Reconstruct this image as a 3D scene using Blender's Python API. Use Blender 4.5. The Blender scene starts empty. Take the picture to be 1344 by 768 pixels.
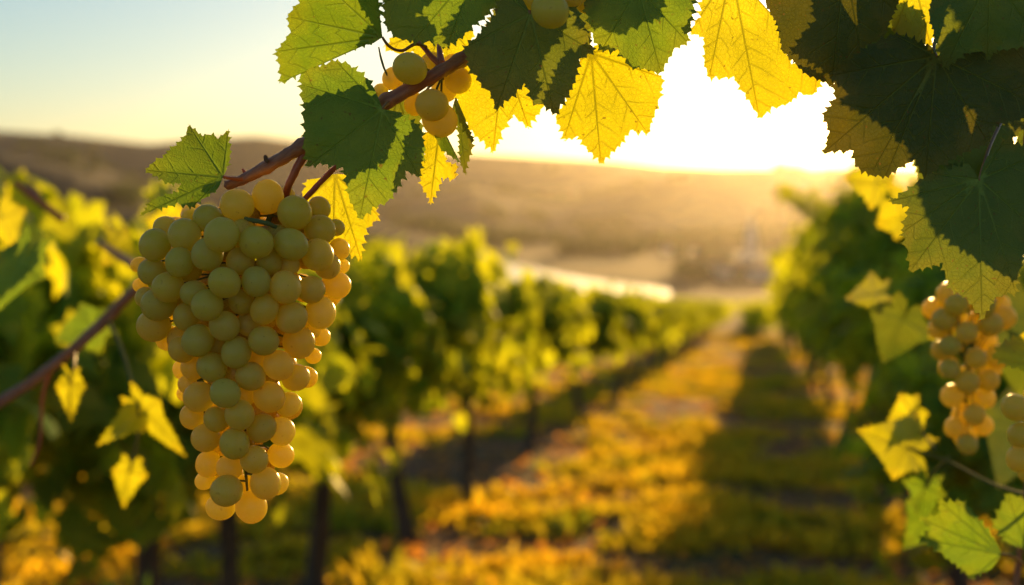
import bpy, math, random
import numpy as np
from mathutils import Vector
from mathutils.geometry import delaunay_2d_cdt

random.seed(7); RNG = np.random.default_rng(7)
SC = bpy.context.scene
COL = SC.collection

# ------------------------------------------------------------------ camera
FPX = 1344 * 50 / 36.0
PITCH = math.atan(122 / FPX)
FWD = np.array([0, math.cos(PITCH), -math.sin(PITCH)])
UP = np.array([0, math.sin(PITCH), math.cos(PITCH)])
RT = np.array([1.0, 0, 0])

def P(px, py, d):
    """world point seen at (px, py) of the photograph, d metres along the view axis"""
    return (FWD + RT * ((px - 672) / FPX) + UP * ((384 - py) / FPX)) * d

cam = bpy.data.cameras.new('camera'); camo = bpy.data.objects.new('camera', cam); COL.objects.link(camo)
camo.rotation_euler = (math.pi / 2 - PITCH, 0, 0)
cam.lens = 50; cam.sensor_width = 36; cam.clip_start = 0.05; cam.clip_end = 30000
cam.dof.use_dof = True; cam.dof.focus_distance = 0.785; cam.dof.aperture_fstop = 5.9
SC.camera = camo

# ------------------------------------------------------------------ world, sun, exposure
SUN = P(1175, 70, 1.0); SUN /= np.linalg.norm(SUN)
elev = math.asin(SUN[2]); azi = math.atan2(SUN[0], SUN[1])
w = bpy.data.worlds.new('World'); SC.world = w; w.use_nodes = True
nt = w.node_tree; bg = nt.nodes['Background']
sky = nt.nodes.new('ShaderNodeTexSky'); sky.sky_type = 'NISHITA'; sky.sun_disc = False
sky.sun_elevation = elev; sky.sun_rotation = azi
sky.air_density = 1.0; sky.dust_density = 0.5; sky.ozone_density = 2.5
nt.links.new(sky.outputs[0], bg.inputs[0]); bg.inputs[1].default_value = 0.095
sl = bpy.data.lights.new('sun', 'SUN'); sl.energy = 5.0; sl.angle = math.radians(0.6); sl.color = (1.0, 0.59, 0.19)
so = bpy.data.objects.new('sun', sl); COL.objects.link(so)
so.rotation_euler = Vector(SUN).to_track_quat('Z', 'Y').to_euler()
SC.view_settings.view_transform = 'Standard'; SC.view_settings.look = 'None'
SC.view_settings.gamma = 1.0; SC.view_settings.exposure = .9
SC.view_settings.use_curve_mapping = False
cy = SC.cycles
cy.use_denoising = True
try: cy.denoiser = 'OPENIMAGEDENOISE'
except Exception: pass
cy.max_bounces = 7; cy.diffuse_bounces = 3; cy.glossy_bounces = 2; cy.transmission_bounces = 5
cy.volume_bounces = 0; cy.transparent_max_bounces = 6
cy.sample_clamp_indirect = 6.0
cy.caustics_reflective = False; cy.caustics_refractive = False

# ------------------------------------------------------------------ helpers
def tag(o, label=None, cat=None, group=None, kind=None):
    if label: o['label'] = label
    if cat: o['category'] = cat
    if group: o['group'] = group
    if kind: o['kind'] = kind
    return o

def link(name, me, parent=None, loc=None):
    o = bpy.data.objects.new(name, me); COL.objects.link(o)
    if parent is not None:
        o.parent = parent
    if loc is not None: o.location = Vector(loc)
    return o

def empty(name, loc):
    o = bpy.data.objects.new(name, None); COL.objects.link(o); o.location = Vector(loc); o.empty_display_size = .05
    return o

def mesh(name, V, F, mats, smooth=True, mi=None):
    me = bpy.data.meshes.new(name)
    V = np.asarray(V, dtype=np.float32)
    if isinstance(F, np.ndarray):
        nf, k = F.shape
        me.vertices.add(len(V)); me.vertices.foreach_set('co', V.ravel())
        me.loops.add(nf * k); me.loops.foreach_set('vertex_index', F.astype(np.int32).ravel())
        me.polygons.add(nf); me.polygons.foreach_set('loop_start', np.arange(0, nf * k, k, dtype=np.int32))
        try: me.polygons.foreach_set('loop_total', np.full(nf, k, dtype=np.int32))
        except Exception: pass
        me.update(calc_edges=True); me.validate()
    else:
        me.from_pydata([tuple(map(float, v)) for v in V], [], F); me.update()
    for m in (mats if isinstance(mats, (list, tuple)) else [mats]): me.materials.append(m)
    if mi is not None: me.polygons.foreach_set('material_index', np.asarray(mi, dtype=np.int32))
    me.polygons.foreach_set('use_smooth', np.full(len(me.polygons), smooth))
    return me

def tube_geo(pts, rad, n=10, V=None, F=None, jit=0.0):
    """tapered tube through pts with rounded ends, appended to V, F"""
    if V is None: V, F = [], []
    pts = [Vector(p) for p in pts]; base = len(V)
    if not hasattr(rad, '__len__'): rad = [rad] * len(pts)
    nrm = None; rings = []
    for i, p in enumerate(pts):
        t = (pts[min(i + 1, len(pts) - 1)] - pts[max(i - 1, 0)]).normalized()
        if nrm is None:
            a = Vector((0, 0, 1)) if abs(t.z) < .9 else Vector((1, 0, 0))
            nrm = t.cross(a).normalized()
        else:
            nrm = (nrm - t * nrm.dot(t)).normalized()
        b = t.cross(nrm)
        rings.append(len(V))
        for k in range(n):
            an = 2 * math.pi * k / n
            r = rad[i] * (1 + jit * math.sin(3 * an + i * .7) + jit * random.uniform(-.6, .6))
            V.append(p + (nrm * math.cos(an) + b * math.sin(an)) * r)
    for i in range(len(pts) - 1):
        for k in range(n):
            a, b2 = rings[i] + k, rings[i] + (k + 1) % n
            F.append((a, b2, b2 + n, a + n))
    for ri, p, q in ((rings[0], pts[0], pts[min(1, len(pts)-1)]), (rings[-1], pts[-1], pts[-2])):
        c = len(V); d = (p - q).normalized()
        V.append(p + d * rad[0 if ri == rings[0] else -1] * .6)
        for k in range(n):
            F.append((ri + k, ri + (k + 1) % n, c) if ri != rings[0] else (ri + (k + 1) % n, ri + k, c))
    return V, F

def smooth_path(cp, seg=8):
    """Catmull-Rom through control tuples of any width"""
    cp = [np.array(c, float) for c in cp]
    c = [2 * cp[0] - cp[1]] + cp + [2 * cp[-1] - cp[-2]]
    out = []
    for i in range(1, len(c) - 2):
        for s in range(seg):
            t = s / seg
            out.append(.5 * ((2 * c[i]) + (-c[i-1] + c[i+1]) * t + (2*c[i-1] - 5*c[i] + 4*c[i+1] - c[i+2]) * t*t + (-c[i-1] + 3*c[i] - 3*c[i+1] + c[i+2]) * t**3))
    out.append(cp[-1]); return out

# ------------------------------------------------------------------ materials
def mat(name):
    m = bpy.data.materials.new(name); m.use_nodes = True
    nt = m.node_tree; nt.nodes.clear()
    out = nt.nodes.new('ShaderNodeOutputMaterial')
    return m, nt, out
def N(nt, t, **kw):
    n = nt.nodes.new(t)
    for k, v in kw.items():
        if k.startswith('i_'):
            key = k[2:]
            n.inputs[int(key) if key.isdigit() else key].default_value = v
        else: setattr(n, k, v)
    return n
def L(nt, a, b): nt.links.new(a, b)
def math_(nt, op, a, b=None, c=None, clamp=False):
    n = nt.nodes.new('ShaderNodeMath'); n.operation = op; n.use_clamp = clamp
    for i, v in enumerate((a, b, c)):
        if v is None: continue
        if isinstance(v, (int, float)): n.inputs[i].default_value = v
        else: nt.links.new(v, n.inputs[i])
    return n.outputs[0]
def mixc(nt, f, a, b):
    n = nt.nodes.new('ShaderNodeMix'); n.data_type = 'RGBA'
    if isinstance(f, (int, float)): n.inputs[0].default_value = f
    else: nt.links.new(f, n.inputs[0])
    for i, v in ((6, a), (7, b)):
        if isinstance(v, tuple): n.inputs[i].default_value = (*v, 1)
        else: nt.links.new(v, n.inputs[i])
    return n.outputs[2]
def ramp(nt, f, stops):
    n = nt.nodes.new('ShaderNodeValToRGB'); nt.links.new(f, n.inputs[0])
    e = n.color_ramp.elements
    while len(e) < len(stops): e.new(.5)
    for i, (p, c) in enumerate(stops): e[i].position = p; e[i].color = (*c, 1)
    return n.outputs[0]
def noise(nt, scale, detail=4, rough=.6, vec=None):
    n = N(nt, 'ShaderNodeTexNoise'); n.inputs['Scale'].default_value = scale
    n.inputs['Detail'].default_value = detail; n.inputs['Roughness'].default_value = rough
    if vec is not None: nt.links.new(vec, n.inputs['Vector'])
    return n.outputs[0]
def geo_pos(nt): return N(nt, 'ShaderNodeNewGeometry').outputs['Position']

def leaf_material(name, refl, refl2, trans, trans2, veins, gloss=.32):
    """thin leaf: reflects green, lets warm yellow-green light through; veins from the mesh attribute"""
    m, nt, out = mat(name)
    pos = geo_pos(nt)
    n1 = noise(nt, 26 if veins else (1.1 if name == 'weeds' else 3.5), 3, .6, pos)
    n2 = noise(nt, 260 if veins else 11, 3, .6, pos)
    f = math_(nt, 'ADD', math_(nt, 'MULTIPLY', n1, 2.0 if not veins else 2.4), math_(nt, 'MULTIPLY', n2, .5)); f = math_(nt, 'SUBTRACT', f, .8 if not veins else 1.0, clamp=True)
    rc = mixc(nt, f, refl, refl2); tc = mixc(nt, f, trans, trans2)
    bump_in = None
    if veins:
        at = N(nt, 'ShaderNodeAttribute', attribute_name='vein'); sep = N(nt, 'ShaderNodeSeparateXYZ'); L(nt, at.outputs['Vector'], sep.inputs[0])
        a, c, q = sep.outputs                       # along vein, away from vein, fraction of the vein used up
        wn = noise(nt, 50, 2, .5, pos)
        c2 = c
        w1 = math_(nt, 'MAXIMUM', math_(nt, 'MULTIPLY_ADD', q, -.020, .026), .004)
        v1 = math_(nt, 'SUBTRACT', 1.0, math_(nt, 'DIVIDE', math_(nt, 'ABSOLUTE', c2), w1), clamp=True)
        # side veins leaving at an angle
        s = math_(nt, 'SUBTRACT', a, math_(nt, 'MULTIPLY', c, .85))
        s = math_(nt, 'ADD', s, math_(nt, 'MULTIPLY', math_(nt, 'SUBTRACT', wn, .5), .10))
        s = math_(nt, 'ADD', s, N(nt, 'ShaderNodeAttribute', attribute_name='phase').outputs['Fac'])
        fr = math_(nt, 'FRACT', math_(nt, 'MULTIPLY', s, 4.2))
        dd = math_(nt, 'ABSOLUTE', math_(nt, 'SUBTRACT', fr, .5))
        v2 = math_(nt, 'SUBTRACT', 1.0, math_(nt, 'MULTIPLY', dd, 12), clamp=True)
        v2 = math_(nt, 'MULTIPLY', v2, math_(nt, 'MULTIPLY_ADD', math_(nt, 'DIVIDE', c, math_(nt, 'MAXIMUM', a, .02)), -3.6, 1.45, clamp=True))
        vo = N(nt, 'ShaderNodeTexVoronoi', feature='DISTANCE_TO_EDGE'); vo.inputs['Scale'].default_value = 420; L(nt, pos, vo.inputs['Vector'])
        v3 = math_(nt, 'SUBTRACT', 1.0, math_(nt, 'MULTIPLY', vo.outputs['Distance'], 9), clamp=True)
        v12 = math_(nt, 'MAXIMUM', v1, math_(nt, 'MULTIPLY', v2, .55))
        vv = math_(nt, 'MAXIMUM', v12, math_(nt, 'MULTIPLY', v3, .13))
        rc = mixc(nt, math_(nt, 'MULTIPLY', vv, .95), rc, (refl2[0]*2.6+.05, refl2[1]*2.0+.04, refl2[2]*1.5+.01))
        tc = mixc(nt, math_(nt, 'MULTIPLY', vv, .8), tc, (trans[0]*.40, trans[1]*.40, trans[2]*.3))
        eg = math_(nt, 'MULTIPLY', math_(nt, 'SUBTRACT', math_(nt, 'ADD', q, math_(nt, 'MULTIPLY', n1, .9)), 1.12), 3.0, clamp=True)     # ripening from the rim
        rc = mixc(nt, math_(nt, 'MULTIPLY', eg, .5), rc, (.16, .13, .02)); tc = mixc(nt, math_(nt, 'MULTIPLY', eg, .28), tc, (trans2[0]*1.25, trans2[1]*.85, trans2[2]*.6))
        # a few brown specks
        sp = noise(nt, 420, 1, .5, pos); sp = math_(nt, 'MULTIPLY', math_(nt, 'SUBTRACT', sp, .70), 14, clamp=True)
        rc = mixc(nt, math_(nt, 'MULTIPLY', sp, .6), rc, (.06, .04, .015)); tc = mixc(nt, math_(nt, 'MULTIPLY', sp, .7), tc, (.10, .05, .01))
        pil = math_(nt, 'MULTIPLY', math_(nt, 'SUBTRACT', 1.0, v12), math_(nt, 'MULTIPLY_ADD', n2, .35, .75))
        h = math_(nt, 'SUBTRACT', pil, math_(nt, 'MULTIPLY', v3, .22))
        b = N(nt, 'ShaderNodeBump'); b.inputs['Strength'].default_value = .85; b.inputs['Distance'].default_value = .0010
        L(nt, h, b.inputs['Height']); bump_in = b.outputs[0]
    d = N(nt, 'ShaderNodeBsdfDiffuse'); L(nt, rc, d.inputs[0])
    t = N(nt, 'ShaderNodeBsdfTranslucent'); L(nt, tc, t.inputs[0])
    g = N(nt, 'ShaderNodeBsdfGlossy'); g.inputs['Roughness'].default_value = gloss; g.inputs[0].default_value = (1, 1, 1, 1)
    if bump_in:
        L(nt, bump_in, d.inputs['Normal']); L(nt, bump_in, g.inputs['Normal']); L(nt, bump_in, t.inputs['Normal'])
    ad = N(nt, 'ShaderNodeAddShader'); L(nt, d.outputs[0], ad.inputs[0]); L(nt, t.outputs[0], ad.inputs[1])
    fre = N(nt, 'ShaderNodeFresnel'); fre.inputs[0].default_value = 1.38
    mx = N(nt, 'ShaderNodeMixShader'); L(nt, math_(nt, 'MULTIPLY', fre.outputs[0], .45 if veins else .05), mx.inputs[0]); L(nt, ad.outputs[0], mx.inputs[1]); L(nt, g.outputs[0], mx.inputs[2])
    L(nt, mx.outputs[0], out.inputs[0]); return m

M = {}
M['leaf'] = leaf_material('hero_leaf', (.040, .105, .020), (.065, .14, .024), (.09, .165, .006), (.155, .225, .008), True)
M['leaf_sunlit'] = leaf_material('sunny_leaf', (.10, .15, .02), (.16, .19, .022), (.33, .33, .005), (.48, .46, .007), True)  # leaf copy for sunlit blades, the sun's yellow put into its colours
M['leaf_shaded'] = leaf_material('shade_leaf', (.030, .085, .022), (.050, .115, .024), (.07, .10, .006), (.11, .13, .008), True)  # leaf copy for shaded blades, the shade put into its colours
M['leaf_deep_shade'] = leaf_material('deep_shade_leaf', (.030, .06, .014), (.048, .08, .016), (.030, .036, .002), (.056, .054, .002), True)  # darkest leaf copy: shade of the top right leaves put into its colours
M['foliage'] = leaf_material('vine_foliage', (.030, .092, .020), (.06, .13, .022), (.24, .31, .009), (.62, .60, .010), False, .42)
M['woods'] = leaf_material('far_woods', (.016, .030, .014), (.030, .045, .016), (.02, .03, .006), (.05, .06, .008), False, .6)
M['weeds'] = leaf_material('weeds', (.06, .11, .015), (.24, .17, .02), (.16, .21, .010), (.82, .48, .012), False, .5)
M['litter'] = leaf_material('litter', (.18, .10, .035), (.32, .17, .05), (.40, .18, .02), (.55, .24, .03), False, .5)

def bark(name, c1, c2, stri=60, bumpd=.0006, rough=.6, fibre=False):
    m, nt, out = mat(name)
    tc = N(nt, 'ShaderNodeTexCoord').outputs['Object']
    pos = geo_pos(nt)
    if fibre:      # strips of bark running along the cane, which rises to the right
        r1 = N(nt, 'ShaderNodeMapping'); r1.inputs['Rotation'].default_value = (0, math.radians(31), 0); L(nt, pos, r1.inputs[0])
        r2 = N(nt, 'ShaderNodeMapping'); r2.inputs['Scale'].default_value = (.10, 1.6, 1.6); L(nt, r1.outputs[0], r2.inputs[0]); pos = r2.outputs[0]
    n1 = noise(nt, stri, 5, .7, pos); n2 = noise(nt, stri * 6, 3, .6, pos)
    c = mixc(nt, math_(nt, 'MULTIPLY_ADD', n1, 2.2, -.6, clamp=True), c1, c2)
    p = N(nt, 'ShaderNodeBsdfPrincipled'); L(nt, c, p.inputs['Base Color']); p.inputs['Roughness'].default_value = rough
    b = N(nt, 'ShaderNodeBump'); b.inputs['Strength'].default_value = .8; b.inputs['Distance'].default_value = bumpd
    L(nt, math_(nt, 'ADD', n1, math_(nt, 'MULTIPLY', n2, .4)), b.inputs['Height']); L(nt, b.outputs[0], p.inputs['Normal'])
    L(nt, p.outputs[0], out.inputs[0]); return m
M['cane'] = bark('cane_bark', (.20, .055, .025), (.58, .24, .10), 150, .0012, .42, True)
M['cane2'] = bark('shoot_bark', (.32, .06, .02), (.52, .14, .04), 120, .0003, .4)
M['petiole'] = bark('petiole_skin', (.22, .16, .03), (.35, .12, .04), 120, .0002, .4)
M['trunk'] = bark('trunk_bark', (.05, .032, .02), (.18, .11, .065), 22, .012, .85)
M['rachis'] = bark('rachis_skin', (.10, .14, .03), (.16, .15, .04), 150, .0003, .95)

def berry_material(name, c1, c2, hot):
    m, nt, out = mat(name)
    pos = geo_pos(nt); obj = N(nt, 'ShaderNodeTexCoord').outputs['Object']
    rnd = N(nt, 'ShaderNodeObjectInfo').outputs['Random']
    n1 = noise(nt, 45, 3, .6, pos); n2 = noise(nt, 900, 3, .7, pos)
    f = math_(nt, 'ADD', math_(nt, 'MULTIPLY', rnd, .6), math_(nt, 'MULTIPLY', n1, .6)); f = math_(nt, 'SUBTRACT', f, .15, clamp=True)
    c = mixc(nt, f, c1, c2)
    bl = math_(nt, 'MULTIPLY', math_(nt, 'MULTIPLY_ADD', n2, .8, .1, clamp=True), math_(nt, 'MULTIPLY_ADD', n1, 1.4, -.25, clamp=True))
    c = mixc(nt, math_(nt, 'MULTIPLY', bl, .38), c, (.46, .50, .36))
    sep = N(nt, 'ShaderNodeSeparateXYZ'); L(nt, obj, sep.inputs[0])
    rr = math_(nt, 'SQRT', math_(nt, 'ADD', math_(nt, 'MULTIPLY', sep.outputs[0], sep.outputs[0]), math_(nt, 'MULTIPLY', sep.outputs[1], sep.outputs[1])))
    dot = math_(nt, 'MULTIPLY', math_(nt, 'LESS_THAN', sep.outputs[2], 0), math_(nt, 'SUBTRACT', 1.0, math_(nt, 'MULTIPLY', math_(nt, 'ADD', rr, math_(nt, 'MULTIPLY', n2, .06)), 14.0), clamp=True))
    c = mixc(nt, math_(nt, 'MULTIPLY', dot, 1.6, clamp=True), c, (.16, .09, .03))
    vs = math_(nt, 'MULTIPLY', math_(nt, 'SUBTRACT', noise(nt, 240, 1, .5, pos), .72), 10, clamp=True)
    c = mixc(nt, math_(nt, 'MULTIPLY', vs, .5), c, (.20, .12, .03))
    p = N(nt, 'ShaderNodeBsdfPrincipled'); L(nt, c, p.inputs['Base Color'])
    p.subsurface_method = 'RANDOM_WALK'
    p.inputs['Subsurface Weight'].default_value = 1.0
    p.inputs['Subsurface Radius'].default_value = hot
    p.inputs['Subsurface Scale'].default_value = .022
    rg = math_(nt, 'MULTIPLY_ADD', bl, .30, .22)
    L(nt, rg, p.inputs['Roughness']); p.inputs['IOR'].default_value = 1.42
    b = N(nt, 'ShaderNodeBump'); b.inputs['Strength'].default_value = .25; b.inputs['Distance'].default_value = .00015
    L(nt, n2, b.inputs['Height']); L(nt, b.outputs[0], p.inputs['Normal'])
    tr = N(nt, 'ShaderNodeBsdfTranslucent'); L(nt, mixc(nt, .55, c, (1.0, .70, .01)), tr.inputs[0])
    ms = N(nt, 'ShaderNodeMixShader'); ms.inputs[0].default_value = .5; L(nt, p.outputs[0], ms.inputs[1]); L(nt, tr.outputs[0], ms.inputs[2])
    L(nt, ms.outputs[0], out.inputs[0]); return m
M['berry'] = berry_material('berry_skin', (.70, .72, .17), (.92, .76, .08), (1.0, .80, .12))

# ------------------------------------------------------------------ terrain
GR = P(1000, 400, 1.0); SLOPE = GR[2] / math.hypot(GR[0], GR[1]); ROW = np.array([GR[0], GR[1]]) / math.hypot(GR[0], GR[1])
LAT = np.array([ROW[1], -ROW[0]])          # to the right of the row direction
EYE = 1.41
def interp(xs, ys, x): return np.interp(x, xs, ys)
def vnoise(x, y, seed=0):
    """cheap smooth value noise on numpy arrays"""
    xi = np.floor(x); yi = np.floor(y); fx = x - xi; fy = y - yi
    fx = fx*fx*(3-2*fx); fy = fy*fy*(3-2*fy)
    def h(a, b):
        v = np.sin(a * 127.1 + b * 311.7 + seed * 74.7) * 43758.5453
        return v - np.floor(v)
    return (h(xi, yi)*(1-fx) + h(xi+1, yi)*fx)*(1-fy) + (h(xi, yi+1)*(1-fx) + h(xi+1, yi+1)*fx)*fy
def fbm(x, y, o=4, seed=0):
    s = 0; a = .5
    for i in range(o): s = s + a * (vnoise(x * 2**i, y * 2**i, seed + i) - .5); a *= .5
    return s
LAYERS = [
 (5000, 1000, [-1400,-400,0,100,200,300,340,400,500,620,700,800,870,950,1100,1344,2500], [190,172,178,183,192,183,181,188,198,202,206,212,219,222,222,226,215]),
 (3500, 620, [-1400,-200,0,100,200,260,400,520,620,700,760,820,900,1000,1100,1250,1500,2500], [200,180,192,208,246,275,300,262,246,262,266,242,223,222,230,246,262,250]),
 (2250, 420, [-1400,-300,0,100,200,250,350,450,560,640,760,860,930,1010,1100,1344,2500], [215,190,204,224,262,292,315,312,300,312,345,326,318,330,300,285,290]),
 (1320, 210, [-1400,-300,0,300,420,470,540,600,640,700,2500], [300,290,280,275,282,287,304,326,352,380,380]),
]
def height(x, y):
    x = np.asarray(x, float); y = np.asarray(y, float)
    s = x * ROW[0] + y * ROW[1]; r = np.hypot(x, y)
    az = np.arctan2(x, y); px = 672 + np.tan(np.clip(az, -1.2, 1.2)) * FPX
    field = -EYE + SLOPE * np.maximum(s, -25)
    field = np.where(s > 120, -EYE + SLOPE*120 - (s-120)*.125, field)
    z = np.maximum(field, -55)
    for i, (r0, wd, xs, ys) in enumerate(LAYERS):
        H = (262 - interp(xs, ys, px)) / FPX * r0 * np.where(np.abs(az) < 1.2, 1, .8)
        H = H + fbm(x / (r0 * .11), y / (r0 * .11), 5, i * 9) * (r0 / 5000) * 90 * np.exp(-((r - r0 * 1.02) / (wd * .9)) ** 2 * 0 )* np.clip(np.abs(r - r0) / wd, .12, .8)
        t = (r - r0) / wd
        hz = -58 + (H + 58) * np.exp(-t * t)
        behind = np.clip((y + 200) / 600, 0, 1)
        z = np.where(r > 500, np.maximum(z, -58 + (hz + 58) * behind), z)
    near = np.clip(1 - r / 200, 0, 1)
    lat = x * LAT[0] + y * LAT[1]
    z = z + near * (fbm(x * 1.1, y * 1.1, 4, 3) * .10 + fbm(x * 6, y * 6, 2, 5) * .03)
    return z
front = np.linspace(-.62, .62, 520); side = np.concatenate([np.linspace(.64, math.pi, 60)])
azs = np.concatenate([-side[::-1][:-1], front, side])
rs = np.concatenate([[0.0], np.geomspace(1.0, 60, 200), np.geomspace(62, 9000, 210)])
A, R_ = np.meshgrid(azs, rs)
X = R_ * np.sin(A); Y = R_ * np.cos(A); Z = height(X, Y)
na, nr = len(azs), len(rs)
V = np.stack([X.ravel(), Y.ravel(), Z.ravel()], 1)
i0, j0 = np.meshgrid(np.arange(nr - 1), np.arange(na - 1), indexing='ij'); q = (i0 * na + j0).ravel()
F = np.stack([q, q + na, q + na + 1, q + 1], 1)

def ground_material():
    m, nt, out = mat('ground_soil_and_fields')
    pos = geo_pos(nt); cd = N(nt, 'ShaderNodeSeparateXYZ'); L(nt, pos, cd.inputs[0])
    n1 = noise(nt, 1.3, 6, .65, pos); n2 = noise(nt, 9, 5, .7, pos); n3 = noise(nt, 45, 4, .7, pos)
    soil = ramp(nt, n2, [(.3, (.06, .032, .018)), (.5, (.22, .11, .055)), (.72, (.42, .22, .11))])
    grs = ramp(nt, n2, [(.35, (.07, .075, .015)), (.6, (.17, .14, .025))])
    near = mixc(nt, math_(nt, 'MULTIPLY_ADD', n1, 5, -2.3, clamp=True), soil, grs)
    # far country: fields, woods and vineyards in patches
    sc = N(nt, 'ShaderNodeMapping'); sc.inputs['Scale'].default_value = (1, .55, .2); L(nt, pos, sc.inputs[0])
    vo = N(nt, 'ShaderNodeTexVoronoi', feature='F1'); vo.inputs['Scale'].default_value = .0052; vo.inputs['Randomness'].default_value = .9
    L(nt, sc.outputs[0], vo.inputs['Vector'])
    sp = N(nt, 'ShaderNodeSeparateColor'); L(nt, vo.outputs['Color'], sp.inputs[0])
    patch = ramp(nt, sp.outputs[0], [(.15, (.022, .030, .018)), (.4, (.07, .06, .025)), (.6, (.20, .12, .04)), (.8, (.035, .045, .02)), (1.0, (.40, .23, .07))])
    woods = noise(nt, .0058, 5, .68, pos)
    ve = N(nt, 'ShaderNodeTexVoronoi', feature='DISTANCE_TO_EDGE'); ve.inputs['Scale'].default_value = .0052; ve.inputs['Randomness'].default_value = .9; L(nt, sc.outputs[0], ve.inputs['Vector'])
    hedge = math_(nt, 'SUBTRACT', 1.0, math_(nt, 'MULTIPLY', ve.outputs['Distance'], 14), clamp=True)
    far = mixc(nt, math_(nt, 'MAXIMUM', math_(nt, 'MULTIPLY', hedge, .9), math_(nt, 'ADD', math_(nt, 'MULTIPLY_ADD', woods, 8, -3.7), math_(nt, 'MULTIPLY', cd.outputs[0], -.0016), clamp=True)), patch, (.014, .022, .020))  # woods tone spreads to the left: shade on those hills painted in
    cam_d = N(nt, 'ShaderNodeVectorMath', operation='LENGTH'); L(nt, pos, cam_d.inputs[0])
    f = math_(nt, 'MULTIPLY_ADD', cam_d.outputs['Value'], 1 / 250, -.6, clamp=True)
    c = mixc(nt, f, near, far)
    p = N(nt, 'ShaderNodeBsdfPrincipled'); L(nt, c, p.inputs['Base Color']); p.inputs['Roughness'].default_value = .95
    p.inputs['Specular IOR Level'].default_value = .15
    b = N(nt, 'ShaderNodeBump'); b.inputs['Strength'].default_value = .9; b.inputs['Distance'].default_value = .05
    L(nt, math_(nt, 'ADD', n2, math_(nt, 'MULTIPLY', n3, .4)), b.inputs['Height']); L(nt, b.outputs[0], p.inputs['Normal'])
    L(nt, p.outputs[0], out.inputs[0]); return m
g = link('ground', mesh('ground', V, F[:, ::-1].copy(), ground_material())); tag(g, kind='structure')

def ground_hit(px, py, zlev=-54.6):
    r = P(px, py, 1.0); return r * (zlev / r[2])
# river
up_ = [(560, 322), (600, 327), (640, 334), (700, 351), (760, 364), (820, 373), (870, 379), (882, 384)]
lo_ = [(560, 345), (600, 349), (640, 357), (690, 372), (740, 382), (800, 388), (850, 391), (878, 390)]
uu = smooth_path([ground_hit(*p) for p in up_], 6); ll = smooth_path([ground_hit(*p) for p in lo_], 6)
V = np.array(uu + ll); n = len(uu); F = [(i + n, i + 1 + n, i + 1, i) for i in range(n - 1)]
m, nt_, out = mat('river_water')
p = N(nt_, 'ShaderNodeBsdfPrincipled'); p.inputs['Base Color'].default_value = (.05, .06, .05, 1); p.inputs['Roughness'].default_value = .10
p.inputs['IOR'].default_value = 1.33; p.inputs['Specular IOR Level'].default_value = 1.0
b = N(nt_, 'ShaderNodeBump'); b.inputs['Strength'].default_value = .04; b.inputs['Distance'].default_value = .1
L(nt_, noise(nt_, .25, 3, .6, geo_pos(nt_)), b.inputs['Height']); L(nt_, b.outputs[0], p.inputs['Normal'])
L(nt_, p.outputs[0], out.inputs[0])
tag(link('river', mesh('river', V, F, m)), kind='structure')

# haze: one closed box of air round the whole place
hv = [(sx * 9600, sy * 9600, sz) for sx in (-1, 1) for sy in (-1, 1) for sz in (-75, 300)]
me = mesh('haze', hv, [(0, 1, 3, 2), (4, 6, 7, 5), (0, 4, 5, 1), (2, 3, 7, 6), (0, 2, 6, 4), (1, 5, 7, 3)], [], False)
m, nt_, out = mat('haze_air')
pv = N(nt_, 'ShaderNodeVolumePrincipled'); pv.inputs['Color'].default_value = (1, .93, .84, 1)
pv.inputs['Density'].default_value = 1.9e-5; pv.inputs['Anisotropy'].default_value = .82
L(nt_, pv.outputs[0], out.inputs['Volume']); me.materials.append(m)
tag(link('haze', me), kind='stuff')

# ------------------------------------------------------------------ vines in rows
LEAF2 = np.array([(0,0,0), (.10,-.32,.02),(.42,-.46,.0),(.44,-.10,.03),(.62,.22,-.05),(.34,.34,.03),(.30,.62,0),(0,1.0,-.10),(-.30,.62,0),(-.34,.34,.03),(-.62,.22,-.05),(-.44,-.10,.03),(-.42,-.46,.0),(-.10,-.32,.02),(0,.35,.07)])
LEAF2[:, 1] -= .1
LEAF2F = [(14, i, i + 1) for i in range(1, 13)] + [(14, 13, 0), (14, 0, 1)]
LEAF2F = np.array(LEAF2F)
def scatter_leaves(pos, nrm, tip, size, tmpl=LEAF2, tf=LEAF2F):
    """many leaves: position, normal, tip direction, size -> V, F"""
    nrm = nrm / np.linalg.norm(nrm, axis=1, keepdims=True)
    tip = tip - nrm * np.sum(tip * nrm, 1, keepdims=True); tip /= (np.linalg.norm(tip, axis=1, keepdims=True) + 1e-9)
    sid = np.cross(tip, nrm)
    n = len(pos)
    cup = RNG.uniform(.3, 2.6, (n, 1))
    V = pos[:, None, :] + size[:, None, None] * (tmpl[None, :, 0:1] * sid[:, None, :] + tmpl[None, :, 1:2] * tip[:, None, :] + tmpl[None, :, 2:3] * cup[:, None] * nrm[:, None, :])
    F = tf[None] + (np.arange(n) * len(tmpl))[:, None, None]
    return V.reshape(-1, 3), F.reshape(-1, 3)

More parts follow.
